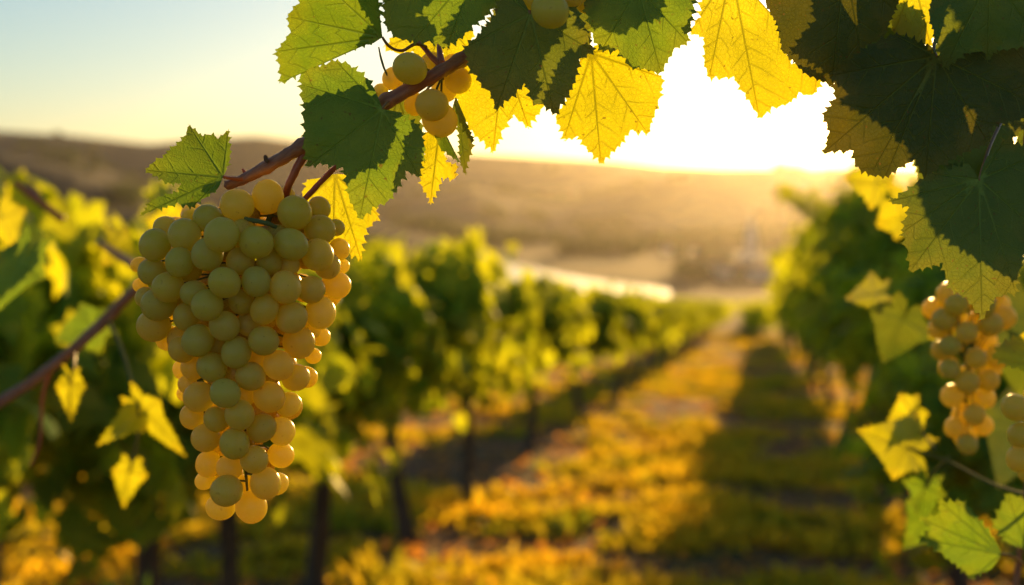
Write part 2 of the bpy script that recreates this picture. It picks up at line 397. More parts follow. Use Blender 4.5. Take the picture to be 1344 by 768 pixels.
def crown_arrays(rng, nsh, hx, hy, z0, z1, size=.115):
    pos = []
    for k in range(nsh):
        b = np.array([rng.normal(0, hx * .30), rng.uniform(-hy, hy) * .8, z0 + (z1 - z0) * rng.uniform(.15, .75)])
        th = rng.uniform(0, 2 * math.pi); out = np.array([math.cos(th) * hx, math.sin(th) * hy * .55, rng.uniform(-.05, .75)])
        Ls = rng.uniform(.45, 1.15); droop = rng.uniform(.1, 1.0); nl = int(Ls * 20)
        for j in range(nl):
            t = (j + .5) / nl * Ls
            p = b + out * t + np.array([0, 0, -droop * t * t * .55])
            if p[2] > z1 + .12: p[2] = z1 + .12 - rng.uniform(0, .25)
            if p[2] < z0 - .12 - .2 * rng.uniform() ** 3: continue
            pos.append(p + rng.normal(0, .045, 3))
    pos = np.array(pos); n = len(pos)
    c = np.array([0, 0, (z0 + z1) / 2])
    nrm = (pos - c) * np.array([1.2, .5, .5]) + rng.normal(0, .38, (n, 3)) + np.array([0, 0, .25])
    tip = np.stack([rng.normal(0, .5, n), rng.normal(0, .5, n), -np.abs(rng.normal(.9, .35, n))], 1)
    return pos, nrm, tip, rng.uniform(.55, 1.15, n) * size

def make_vine(seed, nsh, hx, hy, z0, z1, size=.115):
    rng = np.random.default_rng(seed); random.seed(seed)
    root = empty('grapevine', (0, 0, 0))
    V, F = scatter_leaves(*crown_arrays(rng, nsh, hx, hy, z0, z1, size))
    link('crown', mesh('vine_crown', V, F, M['foliage']), root)
    lean = rng.normal(0, .10, 2)
    pts = [(0, 0, -.12), (0, 0, .0), (lean[0]*.6, lean[1]*.6, z0*.5), (lean[0], lean[1], z0*.95), (lean[0]*.3+.02, lean[1]+.03, z0 + .22), (0, lean[1], z0 + .45)]
    pts = smooth_path(pts, 4); n = len(pts)
    rad = [.060 * (1 - .4 * min(1, i / (n * .4))) + (.03 if i < 5 else 0) for i in range(n)]
    V2, F2 = tube_geo(pts, rad, 9, jit=.2)
    for sgn in (-1, 1):
        arm = smooth_path([(0, lean[1], z0 + .25), (0.03, sgn * hy * .4, z0 + .36), (0, sgn * hy * .85, z0 + .38)], 4)
        tube_geo(arm, [.026 - .012 * i / len(arm) for i in range(len(arm))], 7, V2, F2, .1)
    link('trunk', mesh('vine_trunk', V2, F2, M['trunk']), root)
    return root
protos = []
def vine_at(lat, s, proto, rz, sc, label, group):
    p2 = ROW * s + LAT * lat; z = float(height(p2[0], p2[1]))
    root, first = proto
    if first[0]:
        o = root; first[0] = False
    else:
        o = root.copy(); COL.objects.link(o)
        for ch in root.children:
            c = ch.copy(); COL.objects.link(c); c.parent = o
    o.location = (p2[0], p2[1], z); o.rotation_euler = (0, 0, rz); o.scale = sc
    tag(o, label, 'vine', group); return o
RZ = -math.atan2(ROW[0], ROW[1])
PL = [(make_vine(20 + k, 96, .50, (.62, .46, .56, .42)[k], .84, (1.47, 1.52, 1.42, 1.5)[k]), [True]) for k in range(4)]
PR = [(make_vine(40 + k, 108, .50, .85, .70, 2.15), [True]) for k in range(3)]
left_s = [3.3, 4.35, 5.15, 6.35, 7.85, 9.5, 12.7, 16.2, 19.6, 23.0, 26.6, 30.2, 34, 38, 42, 46, 50, 55, 60]
llab = ['leafy grapevine at the lower left corner, nearest one of the row',
        'dark green grapevine behind the long brown cane at the left edge',
        'grapevine whose thin trunk shows below and left of the hanging bunch',
        'dense grapevine directly behind the big bunch of white grapes',
        'big bushy grapevine just right of the grape bunch with a dark straight trunk',
        'grapevine with a bent trunk, second one right of the grape bunch',
        'grapevine with a thin straight trunk, third one right of the grape bunch',
        'small rounded grapevine, fourth right of the grape bunch',
        'small grapevine, fifth one right of the grape bunch along the grassy path']
for i, s in enumerate(left_s):
    lab = llab[i] if i < len(llab) else 'tiny blurred grapevine far down the row on the left side of the path'
    k = .98 + .04 * math.sin(i * 2.3); kz = {0: 1.06, 1: .97, 2: .97, 3: 1.0, 4: 1.08, 5: 1.03}.get(i, .97 if s < 22 else .93)
    vine_at(-2.02 + .05 * math.sin(i * 1.7), s, PL[i % 4], RZ + (math.pi if i % 3 == 1 else 0), (k, k, kz), lab,
            'grapevines in the row left of the path' if i < len(llab) else 'far grapevines left of the path')
right_s = [5.3, 7.0, 8.8, 10.5, 12.2, 14.2, 16.5, 19, 21.8, 25, 28, 31.5, 35, 39, 43, 47, 52, 57]
rlab = ['grapevine nearest the camera in the row on the right, behind the blurred grape bunches',
        'tall grapevine at the right, second from the camera in its row',
        'tall grapevine at the right, third from the camera in its row with a dark trunk',
        'tall grapevine at the right, fourth from the camera in its row',
        'tall grapevine at the right, fifth from the camera in its row']
for i, s in enumerate(right_s):
    lab = rlab[i] if i < len(rlab) else 'distant tall grapevine merging into the green row right of the path'
    k = .97 + .06 * math.sin(i * 2.9)
    vine_at(.92 + .04 * math.sin(i * 1.3), s, PR[i % 3], RZ + (math.pi if i % 2 else 0), (k, k, k * {0: .70, 1: .84}.get(i, 1.12)), lab,
            'grapevines in the row right of the path' if i < len(rlab) else 'distant grapevines right of the path')
for lat in (-4.8, -7.6):
    for i, s in enumerate(np.arange(18.5 if lat > -5 else 26, 50, 3.1)):
        vine_at(lat + .1 * math.sin(i), s + .4 * math.sin(i * 2), PL[(i + 1) % 4], RZ, (1, 1, .90),
                'grapevine showing through the gaps of the left row, in a row behind it', 'grapevines in the rows behind the left row')
# far part of the vineyard, one leafy mass
rng = np.random.default_rng(5); pos = []
for lat in np.arange(-45, 26, 2.8):
    n = 1500; s = rng.uniform(50 if not -3 < lat < 2 else 60, 122, n)
    p = ROW[None] * s[:, None] + LAT[None] * (lat + rng.normal(0, .28, n))[:, None]
    z = height(p[:, 0], p[:, 1]) + rng.uniform(.45, 1.5, n); pos.append(np.column_stack([p, z]))
pos = np.concatenate(pos); n = len(pos)
V, F = scatter_leaves(pos, rng.normal(0, 1, (n, 3)) + np.array([0, -.6, .3]), rng.normal(0, .4, (n, 3)) + np.array([0, 0, -.8]), rng.uniform(.22, .38, n))
tag(link('distant_vineyard', mesh('distant_vineyard', V, F, M['foliage'])), 'yellow green mass of far vineyard rows at the end of the path', 'vineyard', kind='stuff')

# ------------------------------------------------------------------ ground cover
BL = np.array([(-.10, 0, 0), (.10, 0, 0), (.17, .55, .05), (0, 1, -.12), (-.17, .55, .05)]); BLF = np.array([(0, 1, 2), (0, 2, 4), (4, 2, 3)])
rng = np.random.default_rng(11)
def clumps(n, smin, smax, lmin, lmax, blades, h, spread):
    s = smin * (smax / smin) ** rng.uniform(0, 1, n); lat = rng.uniform(lmin, lmax, n)
    c = ROW[None] * s[:, None] + LAT[None] * lat[:, None]
    keep = (fbm(c[:, 0] * .8, c[:, 1] * .8, 3, 21) * 1.6 + .10 * np.exp(-((lat + .7) / .8) ** 2) + rng.uniform(-.08, .08, n)) > .085
    c = c[keep]; n = len(c); k = blades
    sz = rng.uniform(.6, 1.5, n)
    cc = np.repeat(c, k, 0) + rng.normal(0, 1, (n * k, 2)) * np.repeat(sz, k)[:, None] * spread
    z = height(cc[:, 0], cc[:, 1]) - .004
    tip = np.column_stack([(cc - np.repeat(c, k, 0)) / spread * .45 + rng.normal(0, .35, (n * k, 2)), rng.uniform(.35, 1.2, n * k)])
    nr = np.column_stack([rng.normal(0, 1, (n * k, 2)), rng.normal(.4, .4, n * k)])
    return np.column_stack([cc, z]), nr, tip, rng.uniform(.5, 1.25, n * k) * np.repeat(sz, k) * h
V, F = scatter_leaves(*clumps(3700, 3.5, 70, -6.5, 3.2, 60, .095, .10), BL, BLF)
tag(link('weeds', mesh('weeds', V, F, M['weeds'])), 'low yellow green weeds and grass between the vine rows', 'weeds', kind='stuff')
n = 15000; s = 3.5 * (60 / 3.5) ** rng.uniform(0, 1, n); lat = rng.uniform(-6, 3, n)
c = ROW[None] * s[:, None] + LAT[None] * lat[:, None]
z = height(c[:, 0], c[:, 1]) + rng.uniform(.0, .02, n)
V, F = scatter_leaves(np.column_stack([c, z]), rng.normal(0, .55, (n, 3)) + np.array([0, 0, 1.]), rng.normal(0, 1, (n, 3)), rng.uniform(.02, .065, n))
tag(link('fallen_leaves', mesh('fallen_leaves', V, F, M['litter'])), 'dry orange brown leaves lying on the soil between the rows', 'fallen leaves', kind='stuff')

# ------------------------------------------------------------------ village in the valley
def plain(name, c, rough=.8):
    m, nt, out = mat(name); p = N(nt, 'ShaderNodeBsdfPrincipled')
    L(nt, mixc(nt, noise(nt, .6, 3, .6, geo_pos(nt)), tuple(x * .8 for x in c), c), p.inputs['Base Color']); p.inputs['Roughness'].default_value = rough
    L(nt, p.outputs[0], out.inputs[0]); return m
M['plaster'] = plain('pale_plaster', (.82, .78, .70)); M['roof'] = plain('clay_roof', (.35, .15, .08)); M['window'] = plain('dark_glass', (.05, .06, .07), .2)
def boxg(V, F, x0, x1, y0, y1, z0, z1):
    b = len(V); V += [(x, y, z) for x in (x0, x1) for y in (y0, y1) for z in (z0, z1)]
    F += [tuple(b + i for i in f) for f in ((0, 1, 3, 2), (4, 6, 7, 5), (0, 4, 5, 1), (2, 3, 7, 6), (0, 2, 6, 4), (1, 5, 7, 3))]
def gz(x, y): return float(height(x, y))
def house(px, d, w_, dp, h, rz, label):
    p = P(px, 384, d); z = gz(p[0], p[1])
    r = empty('house', (p[0], p[1], z)); r.rotation_euler = (0, 0, rz); tag(r, label, 'house', 'houses on the far river bank')
    V, F = [], []; boxg(V, F, -w_/2, w_/2, -dp/2, dp/2, -3, h)
    b = len(V); V += [(-w_/2, -dp/2, h), (-w_/2, dp/2, h), (-w_/2, 0, h + dp*.32), (w_/2, -dp/2, h), (w_/2, dp/2, h), (w_/2, 0, h + dp*.32)]
    F += [(b, b+2, b+1), (b+3, b+4, b+5)]
    link('wall', mesh('house_wall', V, F, M['plaster'], False), r)
    e = .5; V = []
    for x in (-w_/2 - e, w_/2 + e):
        for (yy, zz) in ((-dp/2 - e, h - .3), (0, h + dp*.32 + .05), (dp/2 + e, h - .3), (dp/2 + e, h - .02), (0, h + dp*.32 + .4), (-dp/2 - e, h - .02)): V.append((x, yy, zz))
    F = [(i, (i+1) % 6, (i+1) % 6 + 6, i + 6) for i in range(6)] + [(5, 4, 1, 0), (4, 3, 2, 1), (6, 7, 10, 11), (7, 8, 9, 10)]
    link('roof', mesh('house_roof', V, F, M['roof'], False), r)
    for k in range(3):
        V, F = [], []; x = (-.3 + .3 * k) * w_; boxg(V, F, x - .6, x + .6, -dp/2 - .06, -dp/2 + .05, h*.45, h*.75)
        link('window', mesh('house_window', V, F, M['window'], False), r)
house(905, 1130, 14, 9, 6, .3, 'small pale house beside the right end of the river')
house(938, 1050, 16, 10, 7, -.2, 'pale house between the river end and the long white building')
house(962, 1010, 20, 11, 7, .1, 'wide pale house left part of the white building group')
house(992, 985, 34, 12, 7, 0., 'long white building just left of the right vine row')
house(918, 1380, 13, 9, 6, .5, 'little house on the slope above the river end')
house(878, 1500, 14, 9, 6, -.3, 'little house alone on the dark lower hillside')
house(1020, 1300, 16, 10, 7, .2, 'house at the foot of the pale church tower')
p = P(985, 384, 1230); z = gz(p[0], p[1])
r = empty('church_tower', (p[0], p[1], z)); tag(r, 'tall pale church tower in the hazy valley left of the right vine row', 'church tower')
V, F = [], []; boxg(V, F, -4, 4, -4, 4, -4, 22); link('wall', mesh('tower_wall', V, F, M['plaster'], False), r)
link('spire', mesh('tower_spire', [(-4.4, -4.4, 21.9), (4.4, -4.4, 21.9), (4.4, 4.4, 21.9), (-4.4, 4.4, 21.9), (0, 0, 42)], [(3, 2, 1, 0), (0, 1, 4), (1, 2, 4), (2, 3, 4), (3, 0, 4)], M['plaster'], False), r)
V, F = [], []; boxg(V, F, -8, 8, 4, 30, -4, 9); link('nave', mesh('tower_nave', V, F, M['plaster'], False), r)
for k in range(2):
    V, F = [], []; boxg(V, F, -1, 1, -4.05, -3.9, 8 + k * 7, 11 + k * 7); link('window', mesh('tower_window', V, F, M['window'], False), r)
# woods on the valley floor and lower slopes
rng = np.random.default_rng(31); pos = []; sz = []
for k in range(420):
    px = rng.uniform(640, 1060); d = rng.uniform(960, 1900)
    if d < 1500 and px < 905 and px < 640 + (1500 - d) * .5: continue
    p = P(px, 384, d); R0 = rng.uniform(5, 10)
    if vnoise(np.array(p[0] / 90), np.array(p[1] / 120), 4) < .45: continue
    q = rng.normal(0, 1, (40, 3)); q /= np.linalg.norm(q, axis=1, keepdims=True); q *= rng.uniform(.6, 1, (40, 1)) * R0
    pos.append(q * np.array([1, 1, .8]) + np.array([p[0], p[1], gz(p[0], p[1]) + R0 * .7])); sz.append(np.full(40, R0 * .6))
for k in range(1500):
    px = rng.uniform(-150, 1350); d = rng.uniform(1500, 4600)
    p = P(px, 384, d); R0 = rng.uniform(8, 20)
    if vnoise(np.array(p[0] / 160), np.array(p[1] / 320), 8) < .60: continue
    q = rng.normal(0, 1, (24, 3)); q /= np.linalg.norm(q, axis=1, keepdims=True); q *= rng.uniform(.6, 1, (24, 1)) * R0
    pos.append(q * np.array([1.5, 1, .6]) + np.array([p[0], p[1], gz(p[0], p[1]) + R0 * .3])); sz.append(np.full(24, R0 * .7))
pos = np.concatenate(pos); sz = np.concatenate(sz); n = len(pos)
V, F = scatter_leaves(pos, rng.normal(0, 1, (n, 3)), rng.normal(0, 1, (n, 3)), sz)
tag(link('woods', mesh('woods', V, F, M['woods'])), 'dark clumps of far trees along the river and lower hills', 'woods', kind='stuff')

# ------------------------------------------------------------------ hero leaves
def hero_leaf(J, pts, d, tilt=(0, 0), curl=.004, wave=.003, mt='leaf', seed=0, parent=None, name='leaf', tooth=4.2, label=None, scale=1.0, shift=(0, 0)):
    """J petiole joint, pts outline with lobe tips flagged 'v'; all as directions from the eye, turned into a real sheet at d"""
    rng = np.random.default_rng(seed + 100)
    J = np.array(J, float)
    o2 = np.array([p[:2] for p in pts], float)
    flags = [len(p) > 2 for p in pts]
    o2 = J + (o2 - J) * scale
    cp = [J + (o2[0] - J) * .10] + list(o2) + [J + (o2[-1] - J) * .10]
    fl = [False] + flags + [False]
    out = []; tips = []
    period = 11.0 * (1 if tooth > 3.5 else .8)
    area = 0
    for a, b in zip(o2, np.roll(o2, -1, 0)): area += a[0]*b[1] - a[1]*b[0]
    sgn = 1 if area > 0 else -1
    for i in range(len(cp) - 1):
        a, b = cp[i], cp[i+1]; seg = b - a; Ls = np.linalg.norm(seg)
        first_last = i == 0 or i == len(cp) - 2
        nt_ = max(1, int(round(Ls / period)))
        nn = np.array([seg[1], -seg[0]]) / (Ls + 1e-6) * sgn
        toward = 1 if fl[i+1] else (-1 if fl[i] else 0)   # teeth lean to the lobe tip
        cuts = np.concatenate([[0], np.sort(np.clip((np.arange(1, nt_) + rng.uniform(-.3, .3, nt_ - 1)) / nt_, .02, .98)), [1]])
        bow = rng.uniform(-.035, .05) * Ls
        for k in range(nt_):
            t0 = cuts[k]; w0 = cuts[k+1] - cuts[k]; amp = 0 if first_last else min(tooth * 1.25, Ls * w0 * .6) * rng.uniform(.35, 1.5)
            sub = [(0, 0), (.16, .16), (.34, .42), (.42, .36), (.60, .80), (.72, 1.12), (.80, .70), (.90, .2)]
            if toward < 0: sub = [(0, 0), (.10, .2), (.20, .70), (.28, 1.12), (.40, .80), (.58, .36), (.66, .42), (.84, .16)]
            for (u, h) in sub:
                f = t0 + u * w0
                out.append(a + seg * f + nn * (amp * (h - .42) + bow * math.sin(math.pi * f)))
        if fl[i+1]:
            tips.append(cp[i+1]); out.append(cp[i+1] + (cp[i+1] - J) / np.linalg.norm(cp[i+1] - J) * 2.5)
    out.append(cp[-1])
    O = np.array(out); Rm = max(np.linalg.norm(O - J, axis=1))
    lo, hi = O.min(0), O.max(0); st = max(3.4, Rm / 34)
    gx, gy = np.meshgrid(np.arange(lo[0], hi[0], st), np.arange(lo[1], hi[1], st * .87)); gx = gx + (np.arange(gx.shape[0]) % 2)[:, None] * st * .5
    G0 = np.column_stack([gx.ravel(), gy.ravel()])
    ins = np.zeros(len(G0), bool); near_ = np.full(len(G0), 1e9)
    for a, b in zip(O, np.roll(O, -1, 0)):
        cr_ = (a[1] > G0[:, 1]) != (b[1] > G0[:, 1])
        with np.errstate(divide='ignore', invalid='ignore'):
            xi = (b[0] - a[0]) * (G0[:, 1] - a[1]) / (b[1] - a[1]) + a[0]
        ins ^= cr_ & (G0[:, 0] < xi)
        near_ = np.minimum(near_, np.hypot(*(G0 - a).T))
    G0 = G0[ins & (near_ > 1.6)]
    vp = []; ve = []; nO = len(O)
    allp = [tuple(p) for p in O] + [tuple(J)]; jI = nO
    edges_ = [(i, (i + 1) % nO) for i in range(nO)]
    for tpt in tips:
        prev = jI; m_ = max(3, int(np.linalg.norm(tpt - J) / st))
        for k in range(1, m_):
            allp.append(tuple(J + (tpt - J) * k / m_ * .985)); edges_.append((prev, len(allp) - 1)); prev = len(allp) - 1
    vpts = np.array(allp[nO:])
    dv = np.min(np.hypot(G0[:, None, 0] - vpts[None, :, 0], G0[:, None, 1] - vpts[None, :, 1]), 1)
    allp += [tuple(p) for p in G0[dv > 1.5]]
    # the joint lies inside or on the outline, the blade is its triangulation
    cv, ce, cf, _, _, _ = delaunay_2d_cdt([Vector(p) for p in allp], edges_, [list(range(nO))], 2, 1e-4)
    G = np.array([tuple(p) for p in cv]); F = [tuple(f) for f in cf]
    if sgn < 0 or True:
        F = [f if ((G[f[1]][0]-G[f[0]][0])*(G[f[2]][1]-G[f[0]][1]) - (G[f[1]][1]-G[f[0]][1])*(G[f[2]][0]-G[f[0]][0])) < 0 else f[::-1] for f in F]
    rel = G - J; rad = np.linalg.norm(rel, axis=1); T = np.array(tips) - J; Tl = np.linalg.norm(T, axis=1); Tn = T / Tl[:, None]
    dot = rel @ Tn.T; cr = np.abs(rel[:, 0:1] * Tn[None, :, 1] - rel[:, 1:2] * Tn[None, :, 0])
    ang = np.arctan2(cr, dot); best = np.argmin(ang, 1); ii = np.arange(len(G))
    a_ = dot[ii, best]; c_ = cr[ii, best]; q_ = np.clip(a_ / Tl[best], 0, 1)
    th = np.arctan2(rel[:, 1], rel[:, 0]); rr = rad / Rm
    ph = rng.uniform(0, 6.28, 4)
    cx = rng.normal(0, 1, 2)
    dep = tilt[0] * rel[:, 0] + tilt[1] * rel[:, 1]
    dep = dep + 1.5 * curl * rr**2 + 1.6 * wave * rr**1.6 * (np.sin(3 * th + ph[0]) + .6 * np.sin(5 * th + ph[1])) + wave * .3 * rr**2 * np.sin(13 * th + ph[2])
    dep = dep - .022 * Rm * (d / FPX) * (1 - np.exp(-(c_ / Rm / .09) ** 2)) * np.minimum(1, rr * 2)   # blade lifts off its veins
    D = d + dep
    G2 = G + np.array(shift)
    Pm = (FWD[None] + RT[None] * ((G2[:, 0:1] - 672) / FPX) + UP[None] * ((384 - G2[:, 1:2]) / FPX)) * D[:, None]
    org = P(J[0] + shift[0], J[1] + shift[1], d)
    me = mesh('leaf_blade', Pm - org, F, M[mt])
    at = me.attributes.new('vein', 'FLOAT_VECTOR', 'POINT')
    at.data.foreach_set('vector', np.stack([a_ / 100, c_ / 100, q_], 1).astype(np.float32).ravel())
    sd_ = np.sign((rel[:, 0] * Tn[best, 1] - rel[:, 1] * Tn[best, 0]))
    ap = me.attributes.new('phase', 'FLOAT', 'POINT'); ap.data.foreach_set('value', (best * .13 + sd_ * .035).astype(np.float32))
    ob = link(name, me, parent)
    ob.location = Vector(org) - (parent.location if parent else Vector((0, 0, 0)))
    if label: ob['label'] = label
    return ob

def stem(name, cp, mtl, parent, n=12, seg=8, jit=.05, knots=()):
    """cp: (px, py, depth, radius_px) control points"""
    path = smooth_path(cp, seg)
    pts = [P(c[0], c[1], c[2]) for c in path]
    rad = []
    for c in path:
        r = c[3]
        for (kx, ky, ks) in knots: r += ks * math.exp(-((c[0]-kx)**2 + (c[1]-ky)**2) / 40)
        rad.append(r * c[2] / FPX)
    org = Vector(P(*cp[0][:3]))
    V, F = tube_geo([Vector(p) - org for p in pts], rad, n, jit=jit)
    ob = link(name, mesh(name, V, F, mtl), parent); ob.location = org - (parent.location if parent else Vector((0, 0, 0)))
    return ob

v = 'v'
D0 = .78
vine = empty('vine_branch', P(640, 50, D0))
tag(vine, 'reddish brown vine branch with green and yellow leaves from which the big grape bunch hangs', 'vine branch')
stem('cane', [(297,244,.795,6.2),(318,236,.795,7),(345,222,.792,8),(375,205,.79,9),(400,190,.788,9.2),(440,168,.786,8.6),(480,148,.784,8.6),(508,133,.782,9.5),(545,113,.781,9.2),(580,93,.78,9),(612,74,.785,9),(650,46,.80,8.6),(700,8,.81,8.6),(745,-30,.82,8.6)],
     M['cane'], vine, 18, 14, .045, knots=[(350,222,1.5),(398,192,2.2),(508,133,2.2),(604,78,2)])
stem('shoot', [(402,188,.79,5.5),(398,205,.79,6),(388,224,.79,5.5),(378,246,.792,5),(372,268,.80,4.5),(362,290,.805,4)], M['cane2'], vine, 12)
stem('shoot', [(446,214,.80,2.6),(436,224,.798,3.6),(420,240,.796,3.8),(404,257,.796,3.8),(392,270,.80,3)], M['cane2'], vine, 12)
stem('shoot', [(548,54,.80,2.6),(556,62,.795,3.2),(566,74,.79,3.8),(578,86,.786,4.4)], M['cane2'], vine, 10)
stem('shoot', [(576,58,.80,2.4),(577,68,.795,4),(580,84,.786,5)], M['cane2'], vine, 10)
stem('shoot', [(318,222,.80,1.5),(324,229,.80,3),(334,234,.797,3.5)], M['cane2'], vine, 10)
stem('bud', [(351,213,.786,2.4),(349,208,.786,3.2),(348,204,.786,2)], M['trunk'], vine, 8)
stem('bud', [(497,62,.79,.9),(501,80,.79,1.5),(506,94,.79,1.3),(512,106,.79,1.0)], M['rachis'], vine, 8)

LB = dict(parent=vine)
hero_leaf((502,143), [(529,148),(552,166),(558,200),(551,233,v),(535,226),(513,262),(491,273),(472,288,v),(456,256),(449,222),(421,216),(403,220,v),(398,172),(397,135),(394,110,v),(402,92),(419,86),(440,79,v),(463,86),(480,99),(489,112)], .768, (.00008,-.00012), .004, .0022, 'leaf', 1, **LB,
          label='green leaf hanging over the cane with shadow across its middle')
stem('petiole', [(502,143,.768,1.6),(506,138,.772,2.2),(512,134,.78,3)], M['petiole'], vine, 8)
hero_leaf((502,49), [(497,38),(500,12),(494,-20,v),(460,-28),(425,-22,v),(400,-4),(377,22,v),(381,42),(361,68,v),(366,86),(368,109,v),(392,98),(395,110),(416,87),(446,70),(470,61),(490,57)], .775, (-.00035,.00030), -.006, .003, 'leaf', 2, **LB,
          label='green leaf at the top left of the branch, cut by the top of the picture')
stem('petiole', [(502,49,.775,1.7),(508,58,.778,2),(518,65,.782,2),(530,66,.786,2.1),(545,58,.79,2.3),(560,62,.79,2.4)], M['petiole'], vine, 8)
hero_leaf((293,232), [(299,220),(303,196),(300,171,v),(287,180),(276,176),(266,178),(248,164,v),(243,176),(237,184),(222,196),(213,206),(203,211),(190,223,v),(205,233),(220,242),(237,241),(234,251),(214,257),(197,264),(185,283,v),(205,275),(232,268),(252,273,v),(266,262),(284,250)], .782, (.00035,-.00015), .006, .0022, 'leaf', 3, **LB, tooth=3.4,
          label='smaller pointed green leaf above the left shoulder of the grape bunch')
stem('petiole', [(293,232,.782,2),(303,234,.788,2.6),(318,235,.793,3.2),(330,232,.794,4)], M['cane2'], vine, 8)
hero_leaf((628,-45), [(600,-60),(550,-62,v),(515,-30),(502,4,v),(506,36),(520,50),(541,56,v),(563,56),(586,63,v),(612,45),(638,23),(654,6,v),(668,-20),(672,-50,v),(650,-60)], .775, (.0001,-.0001), .003, .002, 'leaf', 4, **LB)
hero_leaf((696,18), [(700,2),(725,-24,v),(752,-10),(762,22),(780,68,v),(762,78),(757,100),(744,130),(728,151,v),(712,139),(697,134),(689,110),(672,128),(651,146,v),(642,121),(630,110),(615,91),(608,64,v),(624,49),(649,19),(660,-12,v),(684,-4)], .765, (.00005,-.0001), .004, .0025, 'leaf_shaded', 5, **LB,
          label='large dark green leaf hanging at the top centre with a grape in front of it')
stem('petiole', [(696,18,.765,1.7),(688,8,.768,2),(680,-6,.775,2.2),(690,-30,.80,2.4)], M['petiole'], vine, 8)
hero_leaf((662,72), [(645,52),(612,66,v),(598,100),(600,132),(611,162),(626,181),(647,200,v),(660,174),(674,151),(694,168,v),(711,145),(728,112,v),(712,84),(690,62)], .80, (-.0001,-.0001), .004, .003, 'leaf_sunlit', 6, **LB,
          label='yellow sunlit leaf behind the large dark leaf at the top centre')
hero_leaf((776,70), [(781,58),(811,62,v),(838,86),(870,102,v),(866,132),(851,176,v),(828,172),(817,188),(789,215,v),(768,194),(758,180),(740,184,v),(728,153),(742,132),(751,106),(760,80,v),(770,62)], .805, (-.00012,.0001), .005, .003, 'leaf_sunlit', 7, **LB,
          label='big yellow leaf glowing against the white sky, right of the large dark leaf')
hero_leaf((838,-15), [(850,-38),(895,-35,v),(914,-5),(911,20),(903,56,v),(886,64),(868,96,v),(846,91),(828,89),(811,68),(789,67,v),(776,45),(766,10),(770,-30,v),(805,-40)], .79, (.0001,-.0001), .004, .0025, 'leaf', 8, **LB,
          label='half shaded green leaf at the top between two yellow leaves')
hero_leaf((440,228), [(468,232),(482,258),(498,284,v),(483,300),(474,341,v),(456,332),(437,352,v),(410,322),(388,276,v),(402,236)], .84, (0,0), .004, .003, 'leaf_sunlit', 9, **LB,
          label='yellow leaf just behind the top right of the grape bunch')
hero_leaf((578,165), [(586,180),(582,196),(586,212),(600,216,v),(598,236),(580,234),(574,252),(565,267,v),(553,246),(550,226),(556,203),(553,178,v),(565,168)], .80, (.0002,0), .004, .003, 'leaf_sunlit', 10, **LB, tooth=3.2)
hero_leaf((598,126), [(606,140),(612,160),(622,182,v),(620,198),(611,229,v),(604,212),(602,190),(599,166),(592,150,v)], .79, (-.0008,.0001), .003, .002, 'leaf_shaded', 11, **LB, tooth=2.6)
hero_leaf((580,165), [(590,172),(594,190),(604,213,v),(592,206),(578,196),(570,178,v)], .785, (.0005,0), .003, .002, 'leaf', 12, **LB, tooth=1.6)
hero_leaf((585,30), [(560,28),(525,38,v),(504,62,v),(518,70),(540,70),(562,84,v),(590,78),(616,66,v),(622,40),(605,24)], .83, (0,0), .003, .003, 'leaf_sunlit', 13, **LB)
# mostly hidden leaves added to the branch behind the front ones, to shade them
hero_leaf((520,128), [(545,140),(556,175),(548,212,v),(520,226),(493,262,v),(470,232),(440,210),(432,176,v),(430,140),(452,124,v),(490,116)], .805, (0,.0001), .004, .003, 'leaf_shaded', 14, **LB, shift=(2,-3), scale=.93)
hero_leaf((735,20), [(748,0),(790,-16,v),(800,20),(788,58,v),(770,80),(760,110),(744,120,v),(720,118),(700,98),(672,112,v),(660,80),(640,50,v),(660,10),(700,-20,v)], .835, (0,0), .003, .003, 'leaf_shaded', 15, **LB, shift=(-12,-4), scale=.95)
hero_leaf((865,-30), [(890,-40,v),(898,-8),(888,28,v),(870,34),(848,48,v),(822,40),(800,40,v),(790,0),(812,-40,v)], .85, (0,0), .003, .003, 'leaf_shaded', 16, **LB)
hero_leaf((610,-40), [(640,-20,v),(622,8),(600,30,v),(570,34),(545,36,v),(528,8),(530,-30,v)], .84, (0,0), .003, .003, 'leaf_shaded', 17, **LB)

# ---- second branch, overhead on the right
vr = empty('vine_branch', P(1230, -20, .80))
tag(vr, 'dark leafy vine branch filling the top right corner in front of the sun', 'vine branch')
RB = dict(parent=vr)
stem('cane', [(745,-30,.82,8),(860,-52,.84,8),(980,-58,.84,8),(1110,-62,.83,8),(1230,-50,.82,8),(1330,-30,.82,7.5),(1400,20,.83,7)], M['cane'], vr, 12)
stem('cane', [(1330,-30,.84,5),(1350,60,.86,5),(1350,150,.88,5),(1345,250,.90,4.5),(1352,380,.93,4),(1362,520,.96,4)], M['cane'], vr, 12)
hero_leaf((960,-40), [(985,-50),(1015,-35,v),(1014,20),(1024,22),(1027,59),(1039,82),(1058,86),(1086,99,v),(1066,126),(1050,122),(1037,135),(1015,142),(997,156,v),(976,124),(963,102),(931,103,v),(923,79),(923,50),(905,43,v),(917,22),(926,-20,v)], .82, (0,0), .004, .003, 'leaf_sunlit', 21, **RB,
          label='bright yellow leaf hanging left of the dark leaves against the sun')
hero_leaf((1110,-50), [(1080,-60),(1020,-50,v),(1012,0),(1024,22),(1032,58),(1060,86),(1093,101,v),(1108,80),(1130,72,v),(1135,52),(1158,40),(1170,10,v),(1180,-30),(1150,-60,v)], .79, (0,0), .004, .002, 'leaf_deep_shade', 22, **RB, tooth=2.5, scale=1.08)
